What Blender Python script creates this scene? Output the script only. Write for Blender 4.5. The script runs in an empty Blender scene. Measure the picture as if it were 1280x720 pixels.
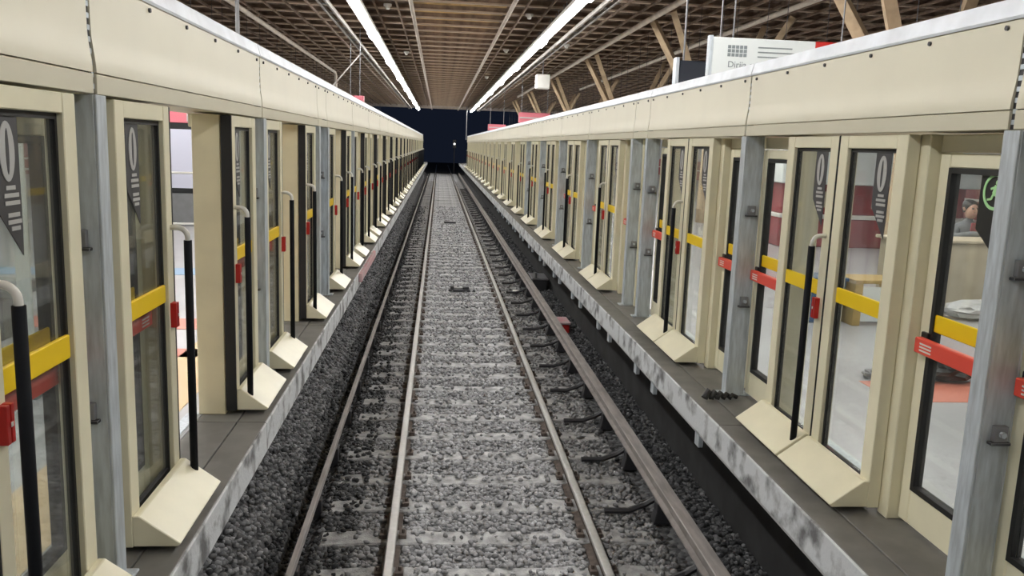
import bpy, bmesh, math, random
import numpy as np
from mathutils import Vector, Matrix

random.seed(7)
rng = np.random.default_rng(7)
SC = bpy.context.scene
COL = SC.collection

# ------------------------------------------------------------------ camera
F_PX, PITCH, YAW, ROLL = 1042.48, 0.1686, 0.0921, 0.0369
CAM = Vector((-0.52, 0.0, 3.157))
fw = Vector((math.sin(YAW) * math.cos(PITCH), math.cos(YAW) * math.cos(PITCH), -math.sin(PITCH)))
rt = Vector((math.cos(YAW), -math.sin(YAW), 0.0))
up = rt.cross(fw)
rt2 = rt * math.cos(ROLL) + up * math.sin(ROLL)
up2 = -rt * math.sin(ROLL) + up * math.cos(ROLL)
cam_data = bpy.data.cameras.new('camera')
cam_data.sensor_width = 36.0
cam_data.lens = 36.0 * F_PX / 1280.0
cam_data.clip_start = 0.05
cam_data.clip_end = 500
cam = bpy.data.objects.new('camera', cam_data)
COL.objects.link(cam)
cam.matrix_world = Matrix(((rt2.x, up2.x, -fw.x, CAM.x), (rt2.y, up2.y, -fw.y, CAM.y),
                           (rt2.z, up2.z, -fw.z, CAM.z), (0, 0, 0, 1)))
SC.camera = cam

# ------------------------------------------------------------------ night sky and exposure
world = bpy.data.worlds.new('night')
SC.world = world
world.use_nodes = True
world.node_tree.nodes['Background'].inputs[0].default_value = (0.0060, 0.0085, 0.0165, 1)
world.node_tree.nodes['Background'].inputs[1].default_value = 1.0
SC.view_settings.view_transform = 'Standard'
SC.view_settings.look = 'None'
SC.view_settings.gamma = 1.0
SC.view_settings.use_curve_mapping = False
SC.view_settings.exposure = 0.0
TUBE = 48.0          # radiance of the luminaires over the track
TUBE_PLATFORM = 56.0  # radiance of the added, unseen luminaires over the platforms
SC.cycles.max_bounces = 10
SC.cycles.transparent_max_bounces = 24
SC.cycles.caustics_reflective = False
SC.cycles.caustics_refractive = False
SC.cycles.sample_clamp_indirect = 4.0

# ------------------------------------------------------------------ materials
MATS = {}


def mat(name, col, rough=0.5, metal=0.0, var=0.0, scale=6.0, bump=0.0, bscale=40.0, stretch=(1, 1, 1), col2=None, spec=0.5,
        detail=4.0, emit=None, lo=0.35, hi=0.65):
    m = bpy.data.materials.new(name)
    m.use_nodes = True
    nt = m.node_tree
    b = nt.nodes['Principled BSDF']
    b.inputs['Base Color'].default_value = (*col, 1)
    b.inputs['Roughness'].default_value = rough
    b.inputs['Metallic'].default_value = metal
    b.inputs['Specular IOR Level'].default_value = spec
    if var > 0 or col2 or bump > 0:
        tc = nt.nodes.new('ShaderNodeTexCoord')
        mp = nt.nodes.new('ShaderNodeMapping')
        mp.inputs['Scale'].default_value = stretch
        nt.links.new(tc.outputs['Object'], mp.inputs['Vector'])
    if var > 0 or col2:
        n = nt.nodes.new('ShaderNodeTexNoise')
        n.inputs['Scale'].default_value = scale
        n.inputs['Detail'].default_value = detail
        nt.links.new(mp.outputs[0], n.inputs['Vector'])
        r = nt.nodes.new('ShaderNodeValToRGB')
        c2 = col2 or tuple(min(1, c * (1 + var)) for c in col)
        c1 = col if col2 else tuple(c * (1 - var) for c in col)
        r.color_ramp.elements[0].position = lo
        r.color_ramp.elements[1].position = hi
        r.color_ramp.elements[0].color = (*c1, 1)
        r.color_ramp.elements[1].color = (*c2, 1)
        nt.links.new(n.outputs['Fac'], r.inputs['Fac'])
        nt.links.new(r.outputs['Color'], b.inputs['Base Color'])
    if bump > 0:
        n2 = nt.nodes.new('ShaderNodeTexNoise')
        n2.inputs['Scale'].default_value = bscale
        n2.inputs['Detail'].default_value = 5
        nt.links.new(mp.outputs[0], n2.inputs['Vector'])
        bp = nt.nodes.new('ShaderNodeBump')
        bp.inputs['Strength'].default_value = bump
        bp.inputs['Distance'].default_value = 0.02
        nt.links.new(n2.outputs['Fac'], bp.inputs['Height'])
        nt.links.new(bp.outputs['Normal'], b.inputs['Normal'])
    if emit:
        b.inputs['Emission Color'].default_value = (*col, 1)
        b.inputs['Emission Strength'].default_value = emit
    MATS[name] = m
    return m


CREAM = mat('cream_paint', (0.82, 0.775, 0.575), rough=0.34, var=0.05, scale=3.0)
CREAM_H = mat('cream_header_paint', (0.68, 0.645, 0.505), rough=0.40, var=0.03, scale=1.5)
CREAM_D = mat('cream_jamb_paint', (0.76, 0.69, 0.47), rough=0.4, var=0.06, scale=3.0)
GALV = mat('galvanised_steel', (0.54, 0.59, 0.63), rough=0.5, metal=0.3, var=0.16, scale=9, stretch=(4, 4, 0.6))
TRIM = mat('white_trim_metal', (0.80, 0.84, 0.90), rough=0.4, metal=0.15, var=0.08, scale=4)
RUBBER = mat('black_rubber', (0.012, 0.012, 0.012), rough=0.55)
SLEEVE = mat('black_foam_sleeve', (0.008, 0.009, 0.012), rough=0.8, spec=0.2)
YELLOW = mat('yellow_band', (0.90, 0.62, 0.005), rough=0.42)
RED = mat('red_plastic', (0.55, 0.022, 0.018), rough=0.4)
REDBAR = mat('red_push_bar', (0.78, 0.085, 0.055), rough=0.4)
STICK = mat('charcoal_sticker', (0.045, 0.045, 0.05), rough=0.5)
STICKW = mat('sticker_print', (0.45, 0.45, 0.44), rough=0.5)
EXITG = mat('pale_green_print', (0.45, 0.80, 0.38), rough=0.5)
BLACK = mat('black_sticker', (0.012, 0.013, 0.013), rough=0.4)
WHITE = mat('white_paint', (0.78, 0.77, 0.72), rough=0.4)
DARKM = mat('dark_metal', (0.05, 0.05, 0.055), rough=0.5, metal=0.4)
MIDM = mat('grey_metal', (0.25, 0.25, 0.26), rough=0.45, metal=0.5, var=0.1)
RAILTOP = mat('polished_rail_head', (0.58, 0.575, 0.565), rough=0.33, metal=0.75, var=0.06, scale=20)
RAILSIDE = mat('rusty_rail_web', (0.085, 0.065, 0.055), rough=0.8, var=0.3, scale=20)
THIRD = mat('third_rail_steel', (0.44, 0.41, 0.395), rough=0.5, metal=0.3, var=0.18, scale=6, stretch=(3, 0.5, 3))
THIRDS = mat('third_rail_side', (0.25, 0.225, 0.215), rough=0.65, var=0.2, scale=6)
SLEEP = mat('concrete_sleeper', (0.31, 0.31, 0.312), rough=0.9, var=0.3, scale=9, bump=0.4, bscale=60)
SLABTOP = mat('platform_edge_paving', (0.155, 0.150, 0.140), rough=0.55, var=0.14, scale=5)
NOSE = mat('worn_white_edge', (0.62, 0.64, 0.66), rough=0.7, col2=(0.15, 0.15, 0.155), scale=5.0, detail=8, lo=0.50, hi=0.66, bump=0.3, bscale=30)
PINKP = mat('worn_red_paint', (0.60, 0.30, 0.32), rough=0.7, col2=(0.50, 0.42, 0.42), scale=6, detail=7)
CONC_D = mat('shade_dark_concrete', (0.020, 0.020, 0.021), rough=0.9, var=0.3, scale=3)  # near-black colour paints the shade under the slab overhang
TILE = mat('platform_floor_tile', (0.42, 0.42, 0.43), rough=0.32, var=0.08, scale=1.2)
WALLU = mat('pale_wall', (0.46, 0.48, 0.51), rough=0.7, var=0.06, scale=1)
MAROON = mat('maroon_panel', (0.27, 0.035, 0.045), rough=0.4, var=0.1, scale=2)
PINKS = mat('red_sign_face', (0.60, 0.16, 0.20), rough=0.4)
NAVY = mat('navy_screen_back', (0.018, 0.024, 0.036), rough=0.4)
SIGNW = mat('white_sign_face', (0.74, 0.78, 0.77), rough=0.45)
SIGNT = mat('grey_sign_print', (0.23, 0.26, 0.27), rough=0.5)
JOIST = mat('lit_tan_joist', (0.40, 0.31, 0.23), rough=0.8, var=0.22, scale=3, stretch=(0.5, 1, 1))
PURLIN = mat('brown_purlin', (0.175, 0.12, 0.085), rough=0.85, var=0.3, scale=4)
DECK = mat('brown_roof_deck', (0.13, 0.088, 0.060), rough=0.9, var=0.3, scale=2.0)
DECKC = mat('ochre_roof_boards', (0.42, 0.255, 0.085), rough=0.85, var=0.35, scale=1.1, stretch=(2.2, 0.25, 1))
STRUT = mat('tan_concrete_strut', (0.40, 0.30, 0.19), rough=0.8, var=0.15, scale=5)
PIPE = mat('painted_conduit', (0.46, 0.40, 0.34), rough=0.55, var=0.12, scale=4)
TRAY = mat('dull_tray_metal', (0.22, 0.20, 0.18), rough=0.7, var=0.12)
BEIGE = mat('beige_counter', (0.47, 0.41, 0.30), rough=0.6, var=0.06)
GREYC = mat('grey_cloth', (0.13, 0.135, 0.14), rough=0.9, var=0.15, scale=12)
SKIN = mat('skin', (0.42, 0.25, 0.18), rough=0.55)
HAIR = mat('dark_hair', (0.015, 0.012, 0.011), rough=0.6)
LIPS = mat('lips', (0.32, 0.11, 0.10), rough=0.5)
MARCL = mat('maroon_cloth', (0.20, 0.03, 0.04), rough=0.9)
BLUEB = mat('blue_plastic', (0.03, 0.09, 0.20), rough=0.5)
OCHRE = mat('ochre_crate', (0.40, 0.27, 0.08), rough=0.7)
PLASTIC = mat('clear_crumpled_plastic', (0.55, 0.56, 0.56), rough=0.25, bump=0.6, bscale=9)
BENCHG = mat('grey_bench_stone', (0.20, 0.205, 0.21), rough=0.6, var=0.08)
BLUEL = mat('blue_floor_paint', (0.25, 0.42, 0.62), rough=0.4)
ORANGEL = mat('red_floor_paint', (0.62, 0.20, 0.13), rough=0.4)
SANDL = mat('sand_floor_paint', (0.72, 0.52, 0.28), rough=0.4)
POSTER = mat('blank_poster', (0.58, 0.59, 0.70), rough=0.4)
GROUND = mat('dark_ground', (0.03, 0.03, 0.03), rough=0.95, var=0.3)
LAMP = mat('lamp_diffuser', (1.0, 0.99, 0.97), rough=0.4, emit=TUBE)
LAMPP = mat('added_lamp_diffuser', (1.0, 0.97, 0.93), rough=0.4, emit=TUBE_PLATFORM)
SIGLAMP = mat('signal_lens', (1.0, 1.0, 0.95), rough=0.3, emit=6.0)


def glass_mat():
    m = bpy.data.materials.new('door_glass')
    m.use_nodes = True
    nt = m.node_tree
    nt.nodes.remove(nt.nodes['Principled BSDF'])
    out = nt.nodes['Material Output']
    t = nt.nodes.new('ShaderNodeBsdfTransparent')
    t.inputs[0].default_value = (0.90, 0.92, 0.91, 1)
    g = nt.nodes.new('ShaderNodeBsdfGlossy')
    g.inputs['Roughness'].default_value = 0.03
    f = nt.nodes.new('ShaderNodeFresnel')
    ge = nt.nodes.new('ShaderNodeNewGeometry')
    io = nt.nodes.new('ShaderNodeMapRange')       # the same reflectance from either face of the pane
    io.inputs['To Min'].default_value = 1.45
    io.inputs['To Max'].default_value = 1.0 / 1.45
    nt.links.new(ge.outputs['Backfacing'], io.inputs['Value'])
    nt.links.new(io.outputs['Result'], f.inputs['IOR'])
    mx = nt.nodes.new('ShaderNodeMixShader')
    nt.links.new(f.outputs[0], mx.inputs[0])
    nt.links.new(t.outputs[0], mx.inputs[1])
    nt.links.new(g.outputs[0], mx.inputs[2])
    df = nt.nodes.new('ShaderNodeBsdfDiffuse')      # slight diffuse haze mixed in for the milky look of the panes
    df.inputs[0].default_value = (0.45, 0.45, 0.43, 1)
    m2 = nt.nodes.new('ShaderNodeMixShader')
    m2.inputs[0].default_value = 0.055
    nt.links.new(mx.outputs[0], m2.inputs[1])
    nt.links.new(df.outputs[0], m2.inputs[2])
    nt.links.new(m2.outputs[0], out.inputs['Surface'])
    return m


GLASS = glass_mat()


def stone_mat():
    m = bpy.data.materials.new('ballast_stone')
    m.use_nodes = True
    nt = m.node_tree
    b = nt.nodes['Principled BSDF']
    b.inputs['Roughness'].default_value = 0.9
    a = nt.nodes.new('ShaderNodeAttribute')
    a.attribute_name = 'tone'
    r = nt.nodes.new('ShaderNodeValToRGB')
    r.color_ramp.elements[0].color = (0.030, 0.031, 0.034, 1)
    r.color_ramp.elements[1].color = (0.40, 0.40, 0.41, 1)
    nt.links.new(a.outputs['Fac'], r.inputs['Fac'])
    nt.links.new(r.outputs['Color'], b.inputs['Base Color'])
    return m


STONE = stone_mat()


def bed_mat():
    m = bpy.data.materials.new('ballast_bed')
    m.use_nodes = True
    nt = m.node_tree
    b = nt.nodes['Principled BSDF']
    b.inputs['Roughness'].default_value = 0.95
    tc = nt.nodes.new('ShaderNodeTexCoord')
    v = nt.nodes.new('ShaderNodeTexVoronoi')
    v.inputs['Scale'].default_value = 17
    nt.links.new(tc.outputs['Object'], v.inputs['Vector'])
    # stones between the rails are paler than those along the sides
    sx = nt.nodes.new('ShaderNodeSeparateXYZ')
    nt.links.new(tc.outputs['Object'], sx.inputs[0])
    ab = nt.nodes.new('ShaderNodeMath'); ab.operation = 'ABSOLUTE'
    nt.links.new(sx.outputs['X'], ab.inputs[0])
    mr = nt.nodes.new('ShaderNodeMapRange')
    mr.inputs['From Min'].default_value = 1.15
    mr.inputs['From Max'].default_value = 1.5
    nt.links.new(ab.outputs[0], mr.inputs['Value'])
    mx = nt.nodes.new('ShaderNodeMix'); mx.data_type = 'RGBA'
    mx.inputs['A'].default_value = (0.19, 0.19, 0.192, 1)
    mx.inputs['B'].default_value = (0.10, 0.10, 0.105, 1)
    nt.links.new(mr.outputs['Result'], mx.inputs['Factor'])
    hs = nt.nodes.new('ShaderNodeSeparateColor')
    nt.links.new(v.outputs['Color'], hs.inputs[0])
    mr2 = nt.nodes.new('ShaderNodeMapRange')
    mr2.inputs['To Min'].default_value = 0.45
    mr2.inputs['To Max'].default_value = 1.35
    nt.links.new(hs.outputs[0], mr2.inputs['Value'])
    mul = nt.nodes.new('ShaderNodeMix'); mul.data_type = 'RGBA'; mul.blend_type = 'MULTIPLY'
    mul.inputs['Factor'].default_value = 1
    nt.links.new(mx.outputs['Result'], mul.inputs['A'])
    nt.links.new(mr2.outputs['Result'], mul.inputs['B'])
    nt.links.new(mul.outputs['Result'], b.inputs['Base Color'])
    bp = nt.nodes.new('ShaderNodeBump')
    bp.inputs['Strength'].default_value = 1.0
    bp.inputs['Distance'].default_value = 0.05
    bp.invert = True
    nt.links.new(v.outputs['Distance'], bp.inputs['Height'])
    nt.links.new(bp.outputs['Normal'], b.inputs['Normal'])
    return m


BED = bed_mat()

# ------------------------------------------------------------------ mesh helpers


class MB:
    """collects boxes, prisms and tubes, then builds ONE mesh"""

    def __init__(self):
        self.v, self.f, self.m, self.mats = [], [], [], []

    def mi(self, m):
        if m not in self.mats:
            self.mats.append(m)
        return self.mats.index(m)

    def add(self, vs, fs, m):
        o = len(self.v)
        k = self.mi(m)
        self.v += [tuple(p) for p in vs]
        for f in fs:
            self.f.append([i + o for i in f])
            self.m.append(k)
        return self

    def box(self, x0, x1, y0, y1, z0, z1, m):
        vs = [(x, y, z) for x in (x0, x1) for y in (y0, y1) for z in (z0, z1)]
        fs = [(0, 1, 3, 2), (4, 6, 7, 5), (0, 4, 5, 1), (2, 3, 7, 6), (0, 2, 6, 4), (1, 5, 7, 3)]
        return self.add(vs, fs, m)

    def prism(self, prof, axis, a, b, m):
        """closed profile extruded along an axis: x uses (y,z), y uses (x,z), z uses (x,y)"""
        def pt(p, t):
            return {'x': (t, p[0], p[1]), 'y': (p[0], t, p[1]), 'z': (p[0], p[1], t)}[axis]
        n = len(prof)
        vs = [pt(p, a) for p in prof] + [pt(p, b) for p in prof]
        fs = [(i, (i + 1) % n, (i + 1) % n + n, i + n) for i in range(n)]
        fs += [tuple(range(n))[::-1], tuple(range(n, 2 * n))]
        return self.add(vs, fs, m)

    def tube(self, pts, r, m, n=8, r2=None):
        pts = [Vector(p) for p in pts]
        vs, fs = [], []
        for i, p in enumerate(pts):
            d = (pts[min(i + 1, len(pts) - 1)] - pts[max(i - 1, 0)]).normalized()
            a = d.cross(Vector((0.31, 0.17, 0.93)))
            if a.length < 0.05:
                a = d.cross(Vector((1, 0, 0)))
            a.normalize()
            b = d.cross(a)
            rr = r if r2 is None else r + (r2 - r) * i / (len(pts) - 1)
            vs += [p + a * rr * math.cos(t) + b * rr * math.sin(t) for t in [2 * math.pi * k / n for k in range(n)]]
        for i in range(len(pts) - 1):
            for k in range(n):
                fs.append((i * n + k, i * n + (k + 1) % n, (i + 1) * n + (k + 1) % n, (i + 1) * n + k))
        fs.append(tuple(range(n))[::-1])
        fs.append(tuple(range((len(pts) - 1) * n, len(pts) * n)))
        return self.add(vs, fs, m)

    def mesh(self, name, bevel=0.0, smooth=False):
        me = bpy.data.meshes.new(name)
        me.from_pydata(self.v, [], self.f)
        for m in self.mats:
            me.materials.append(m)
        me.polygons.foreach_set('material_index', self.m)
        bm = bmesh.new()
        bm.from_mesh(me)
        if bevel > 0:
            bmesh.ops.bevel(bm, geom=list(bm.edges), offset=bevel, segments=1, affect='EDGES', clamp_overlap=True)
        bmesh.ops.recalc_face_normals(bm, faces=bm.faces)
        bm.to_mesh(me)
        bm.free()
        if smooth:
            me.shade_smooth()
        return me


def link(name, me, parent=None, loc=(0, 0, 0), rz=0.0):
    o = bpy.data.objects.new(name, me)
    COL.objects.link(o)
    o.location = loc
    o.rotation_euler = (0, 0, rz)
    if parent is not None:
        o.parent = parent
    return o


def tag(o, label, cat, group=None, kind=None):
    if label:
        o['label'] = label
    if cat:
        o['category'] = cat
    if group:
        o['group'] = group
    if kind or cat:
        o['kind'] = kind or 'thing'
    return o


def thing(name, label, cat, loc=(0, 0, 0), group=None, rz=0.0):
    return tag(link(name, None, None, loc, rz), label, cat, group)


def struct(name, me, label=None, parent=None, loc=(0, 0, 0)):
    o = link(name, me, parent, loc)
    if parent is None:
        o['kind'] = 'structure'
    if label:
        o['label'] = label
    return o


def text_mesh(txt, size, m, depth=0.003):
    cu = bpy.data.curves.new('lettering', 'FONT')
    cu.body = txt
    cu.size = size
    cu.extrude = depth
    cu.resolution_u = 3
    o = bpy.data.objects.new('lettering', cu)
    COL.objects.link(o)
    dg = bpy.context.evaluated_depsgraph_get()
    me = bpy.data.meshes.new_from_object(o.evaluated_get(dg))
    bpy.data.objects.remove(o)
    me.materials.clear()
    me.materials.append(m)
    return me


ONES = ['zeroth', 'first', 'second', 'third', 'fourth', 'fifth', 'sixth', 'seventh', 'eighth', 'ninth', 'tenth', 'eleventh', 'twelfth',
        'thirteenth', 'fourteenth', 'fifteenth', 'sixteenth', 'seventeenth', 'eighteenth', 'nineteenth']
ORD = list(ONES)
for tens, whole in (('twenty', 'twentieth'), ('thirty', 'thirtieth'), ('forty', 'fortieth'), ('fifty', 'fiftieth'), ('sixty', 'sixtieth')):
    ORD += [whole] + [tens + '-' + ONES[k] for k in range(1, 10)]

ZP = 1.23                       # platform level above the running rails
EDGE = {-1: -1.655, 1: 1.521}   # platform edges
FACE = {-1: -1.89, 1: 1.87}     # track side of the sliding leaves
HEAD = {-1: -1.88, 1: 1.85}     # track side of the header panels
END_Y = 73.0
HALL_Y = 88.0
CEIL_Z = 7.2

# ------------------------------------------------------------------ ground and track bed


def bed_z(x):
    """cross section of the ballast"""
    if x < -1.72:
        return min(0.30, -0.14 + (-1.72 - x) * 1.25)
    if x < -1.48:
        return -0.26
    if x > 1.62:
        return -0.10
    return -0.145


xs = [-3.0, -2.6, -2.3, -2.1, -1.95, -1.8, -1.72, -1.6, -1.45, -1.2, -0.6, 0, 0.6, 1.2, 1.5, 1.62, 1.8, 2.3, 3.0]
ys = [-8, 0, 4, 8, 12, 16, 20, 26, 32, 40, 50, 60, 70, 80, 89.0]
g = MB()
vv = [(x, y, bed_z(x) - 0.015) for y in ys for x in xs]
n = len(xs)
ff = [(j * n + i, j * n + i + 1, (j + 1) * n + i + 1, (j + 1) * n + i) for j in range(len(ys) - 1) for i in range(n - 1)]
g.add(vv, ff, BED)
struct('floor', g.mesh('floor'), 'grey ballast bed under the track between the two platforms')
g = MB()
g.box(-14, 14, 89.0, 150, -0.6, -0.2, GROUND)
struct('ground', g.mesh('ground'), 'unlit dark ground beyond the end of the hall')

# loose stones of the ballast, real geometry near the camera
ico = bmesh.new()
bmesh.ops.create_icosphere(ico, subdivisions=1, radius=1.0)
IV = np.array([v.co[:] for v in ico.verts])
IF = np.array([[v.index for v in f.verts] for f in ico.faces])
ico.free()
variants = []
for k in range(10):
    s = rng.uniform(0.65, 1.25, 3) * np.array([1.0, 1.0, 0.75])
    variants.append(IV * s * rng.uniform(0.72, 1.2, (len(IV), 1)))
OV = np.array([(1, 0, 0), (-1, 0, 0), (0, 1, 0), (0, -1, 0), (0, 0, 1), (0, 0, -1)], float)
OF = np.array([(0, 2, 4), (2, 1, 4), (1, 3, 4), (3, 0, 4), (2, 0, 5), (1, 2, 5), (3, 1, 5), (0, 3, 5)])
variants8 = [OV * rng.uniform(0.75, 1.3, 3) * np.array([1, 1, .8]) * rng.uniform(.8, 1.2, (6, 1)) + rng.uniform(-.2, .2, (6, 3)) for k in range(10)]
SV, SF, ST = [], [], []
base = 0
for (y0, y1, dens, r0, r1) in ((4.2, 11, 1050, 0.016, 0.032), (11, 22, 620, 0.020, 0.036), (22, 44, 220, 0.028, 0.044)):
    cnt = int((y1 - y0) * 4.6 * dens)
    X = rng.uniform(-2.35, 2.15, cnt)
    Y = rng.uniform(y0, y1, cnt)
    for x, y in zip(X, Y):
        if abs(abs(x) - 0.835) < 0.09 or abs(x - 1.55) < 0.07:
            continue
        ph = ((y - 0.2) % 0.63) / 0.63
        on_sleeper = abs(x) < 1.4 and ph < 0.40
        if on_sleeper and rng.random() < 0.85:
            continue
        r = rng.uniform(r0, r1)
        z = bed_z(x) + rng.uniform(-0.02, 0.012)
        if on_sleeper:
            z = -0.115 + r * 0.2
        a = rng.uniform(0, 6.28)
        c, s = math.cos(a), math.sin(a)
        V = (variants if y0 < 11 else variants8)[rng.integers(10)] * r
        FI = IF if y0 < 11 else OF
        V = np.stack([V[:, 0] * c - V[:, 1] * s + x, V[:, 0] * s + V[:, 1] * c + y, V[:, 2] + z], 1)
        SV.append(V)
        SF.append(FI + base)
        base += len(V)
        mid = 0.62 if abs(x) < 1.15 else (0.50 if 0 < x < 1.45 else (0.38 if x < -1.82 else 0.10))  # darkest tone paints the shade in the trench and under the platform edge
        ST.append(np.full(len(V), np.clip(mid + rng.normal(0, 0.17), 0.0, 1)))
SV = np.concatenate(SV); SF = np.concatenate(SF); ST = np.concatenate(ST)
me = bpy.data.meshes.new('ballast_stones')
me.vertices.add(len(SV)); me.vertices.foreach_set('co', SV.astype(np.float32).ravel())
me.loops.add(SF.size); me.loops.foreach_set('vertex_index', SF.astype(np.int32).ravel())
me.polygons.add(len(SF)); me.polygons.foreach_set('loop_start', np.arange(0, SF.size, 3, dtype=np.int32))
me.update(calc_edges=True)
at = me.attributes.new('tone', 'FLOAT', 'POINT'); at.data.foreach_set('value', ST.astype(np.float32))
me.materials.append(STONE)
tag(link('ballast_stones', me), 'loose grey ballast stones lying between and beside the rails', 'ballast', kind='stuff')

# ------------------------------------------------------------------ platforms, hall walls
for s in (-1, 1):
    e = EDGE[s]
    name = 'the open doors' if s < 0 else 'the closed doors'
    m = MB()
    m.box(e + s * 0.02, s * 18.2, -8, 86, ZP - 0.24, ZP - 0.03, TILE)      # slab
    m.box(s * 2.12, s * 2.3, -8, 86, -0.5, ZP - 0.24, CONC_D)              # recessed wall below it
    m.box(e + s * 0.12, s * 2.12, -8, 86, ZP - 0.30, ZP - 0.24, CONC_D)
    plat = struct('platform', m.mesh('platform'), 'station platform slab carrying ' + name)
    m = MB()
    m.box(s * 2.13, s * 18.2, -8, 86, ZP - 0.03, ZP, TILE)
    struct('tiled_surface', m.mesh('tiled_surface'), parent=plat)
    # paving slabs between the doors and the edge, outer and inner strip
    L = 3.1
    mo, mi_, mn = MB(), MB(), MB()
    mo.box(e + s * 0.012, e + s * 0.195, 0.004, L - 0.004, ZP - 0.03, ZP, SLABTOP)
    mi_.box(e + s * 0.205, s * 2.125, 0.004, L - 0.004, ZP - 0.03, ZP, SLABTOP)
    mn.box(e, e + s * 0.03, 0.003, L - 0.003, ZP - 0.21, ZP - 0.004, NOSE)
    mo, mi_, mn = mo.mesh('outer_paving_slab', 0.003), mi_.mesh('inner_paving_slab', 0.003), mn.mesh('edge_facing', 0.006)
    for k in range(28):
        y = -0.6 + k * L
        struct('outer_paving_slab', mo, parent=plat, loc=(0, y, 0))
        struct('inner_paving_slab', mi_, parent=plat, loc=(0, y, 0))
        struct('edge_facing', mn, parent=plat, loc=(0, y, 0))
    # brackets under the overhang
    mb = MB()
    mb.box(e + s * 0.02, e + s * 0.06, -0.05, 0.05, ZP - 0.34, ZP - 0.20, GALV)
    mb = mb.mesh('edge_bracket', 0.004)
    for k in range(24 if s > 0 else 0):
        struct('edge_bracket', mb, parent=plat, loc=(0, 6.1 + k * 1.05 + (k % 2) * 0.35, 0))
    if s < 0:
        m = MB()
        m.box(e + 0.004, e + 0.05, 12.2, 14.9, ZP - 0.12, ZP + 0.004, PINKP)
        o = struct('painted_edge_patch', m.mesh('painted_edge_patch', 0.004), parent=plat)
        o['label'] = 'stretch of edge with worn red paint'
    # hall side wall with a maroon dado
    m = MB()
    m.box(s * 18.0, s * 18.4, -8, 88, ZP, CEIL_Z, WALLU)
    w = struct('wall_left' if s < 0 else 'wall_right', m.mesh('wall'), 'pale hall wall behind the platform with ' + name)
    m = MB()
    for k in range(15):
        m = MB()
        m.box(s * 17.95, s * 18.0, 0.02, 5.98, ZP, ZP + 1.30, MAROON)
        struct('dado_panel', m.mesh('dado_panel', 0.01), parent=w, loc=(0, -2 + k * 6.0, 0))
    m = MB()
    m.box(s * 17.93, s * 18.0, -8, 88, ZP + 0.62, ZP + 0.70, WHITE)
    struct('dado_stripe', m.mesh('dado_stripe'), parent=w)

# ------------------------------------------------------------------ railway track
track = thing('railway_track', 'railway track of two bright rails on concrete sleepers in grey ballast', 'track', (0, 0, 0))


def rail_mesh(y0, y1):
    prof = [(-.068, -.155), (.068, -.155), (.068, -.143), (.012, -.128), (.012, -.045), (.036, -.034), (.036, -.006), (.028, 0),
            (-.028, 0), (-.036, -.006), (-.036, -.034), (-.012, -.045), (-.012, -.128), (-.068, -.143)]
    m = MB()
    m.prism(prof, 'y', y0, y1, RAILSIDE)
    me = m.mesh('rail')
    me.materials.append(RAILTOP)
    for p in me.polygons:
        c = p.center
        if c.z > -0.030 and abs(p.normal.y) < 0.5:
            p.material_index = 1
    return me


rm = rail_mesh(-8, 128)
for x in (-0.835, 0.835):
    link('rail', rm, track, (x, 0, 0))
m = MB()
m.prism([(-1.42, -.30), (1.42, -.30), (1.42, -.135), (1.05, -.118), (.6, -.118), (.45, -.135), (-.45, -.135), (-.6, -.118), (-1.05, -.118), (-1.42, -.135)],
        'y', -0.125, 0.125, SLEEP)
sm = m.mesh('sleeper', 0.012)
for k in range(7, 148):
    y = 0.2 + 0.125 + k * 0.63
    link('sleeper', sm, track, (random.uniform(-.02, .02), y, random.uniform(-.008, .006)))
m = MB()
for k in range(7, 148):
    y = 0.325 + k * 0.63
    for x in (-0.835, 0.835):
        for sx in (-1, 1):
            m.box(x + sx * .05, x + sx * .11, y - .05, y + .05, -.145, -.085, RAILSIDE)
            m.tube([(x + sx * .085, y, -.12), (x + sx * .085, y, -.055)], .014, RAILSIDE, 5)
o = link('rail_clips', m.mesh('rail_clips'), track)
o['kind'] = 'stuff'

# power rail on the far side of the closed-door track edge
t3 = thing('third_rail', 'raised brownish power rail running along the track under the closed doors', 'rail', (1.55, 0, 0))
m = MB()
m.prism([(-.055, .06), (.055, .06), (.055, .075), (.018, .09), (.018, .145), (.05, .155), (.05, .20), (-.05, .20), (-.05, .155), (-.018, .145), (-.018, .09), (-.055, .075)],
        'y', 3, 86, THIRDS)
link('power_rail', m.mesh('power_rail'), t3)
m = MB()
m.box(-.056, .056, 3, 86, .20, .215, THIRD)
link('contact_face', m.mesh('contact_face', 0.004), t3)
m = MB()
m.prism([(-.09, -.14), (.09, -.14), (.06, -.02), (.06, .06), (-.06, .06), (-.06, -.02)], 'y', -0.06, 0.06, DARKM)
ins = m.mesh('insulator', 0.006)
m = MB()
m.tube([(-.02, 0, .02), (-.12, 0, -.04), (-.28, -0.03, -.085), (-.50, -.03, -.085)], .028, DARKM, 6)
arm = m.mesh('support_arm')
for k in range(46):
    y = 4.4 + k * 1.26
    link('insulator', ins, t3, (0, y, 0))
    link('support_arm', arm, t3, (0, y + 0.15, 0))

# thin guide rail on the other side
t4 = thing('guide_rail', 'thin grey steel rail beside the ballast heap under the open doors', 'rail', (-1.54, 0, 0))
m = MB()
m.prism([(-.022, -.02), (.022, -.02), (.022, .05), (-.022, .05)], 'y', 3, 86, THIRD)
link('bar', m.mesh('bar', 0.005), t4)
m = MB()
m.box(-.04, .04, -.05, .05, -.2, -.02, DARKM)
sup = m.mesh('foot', 0.006)
for k in range(65):
    link('foot', sup, t4, (0, 3.4 + k * 1.26, 0))

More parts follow.
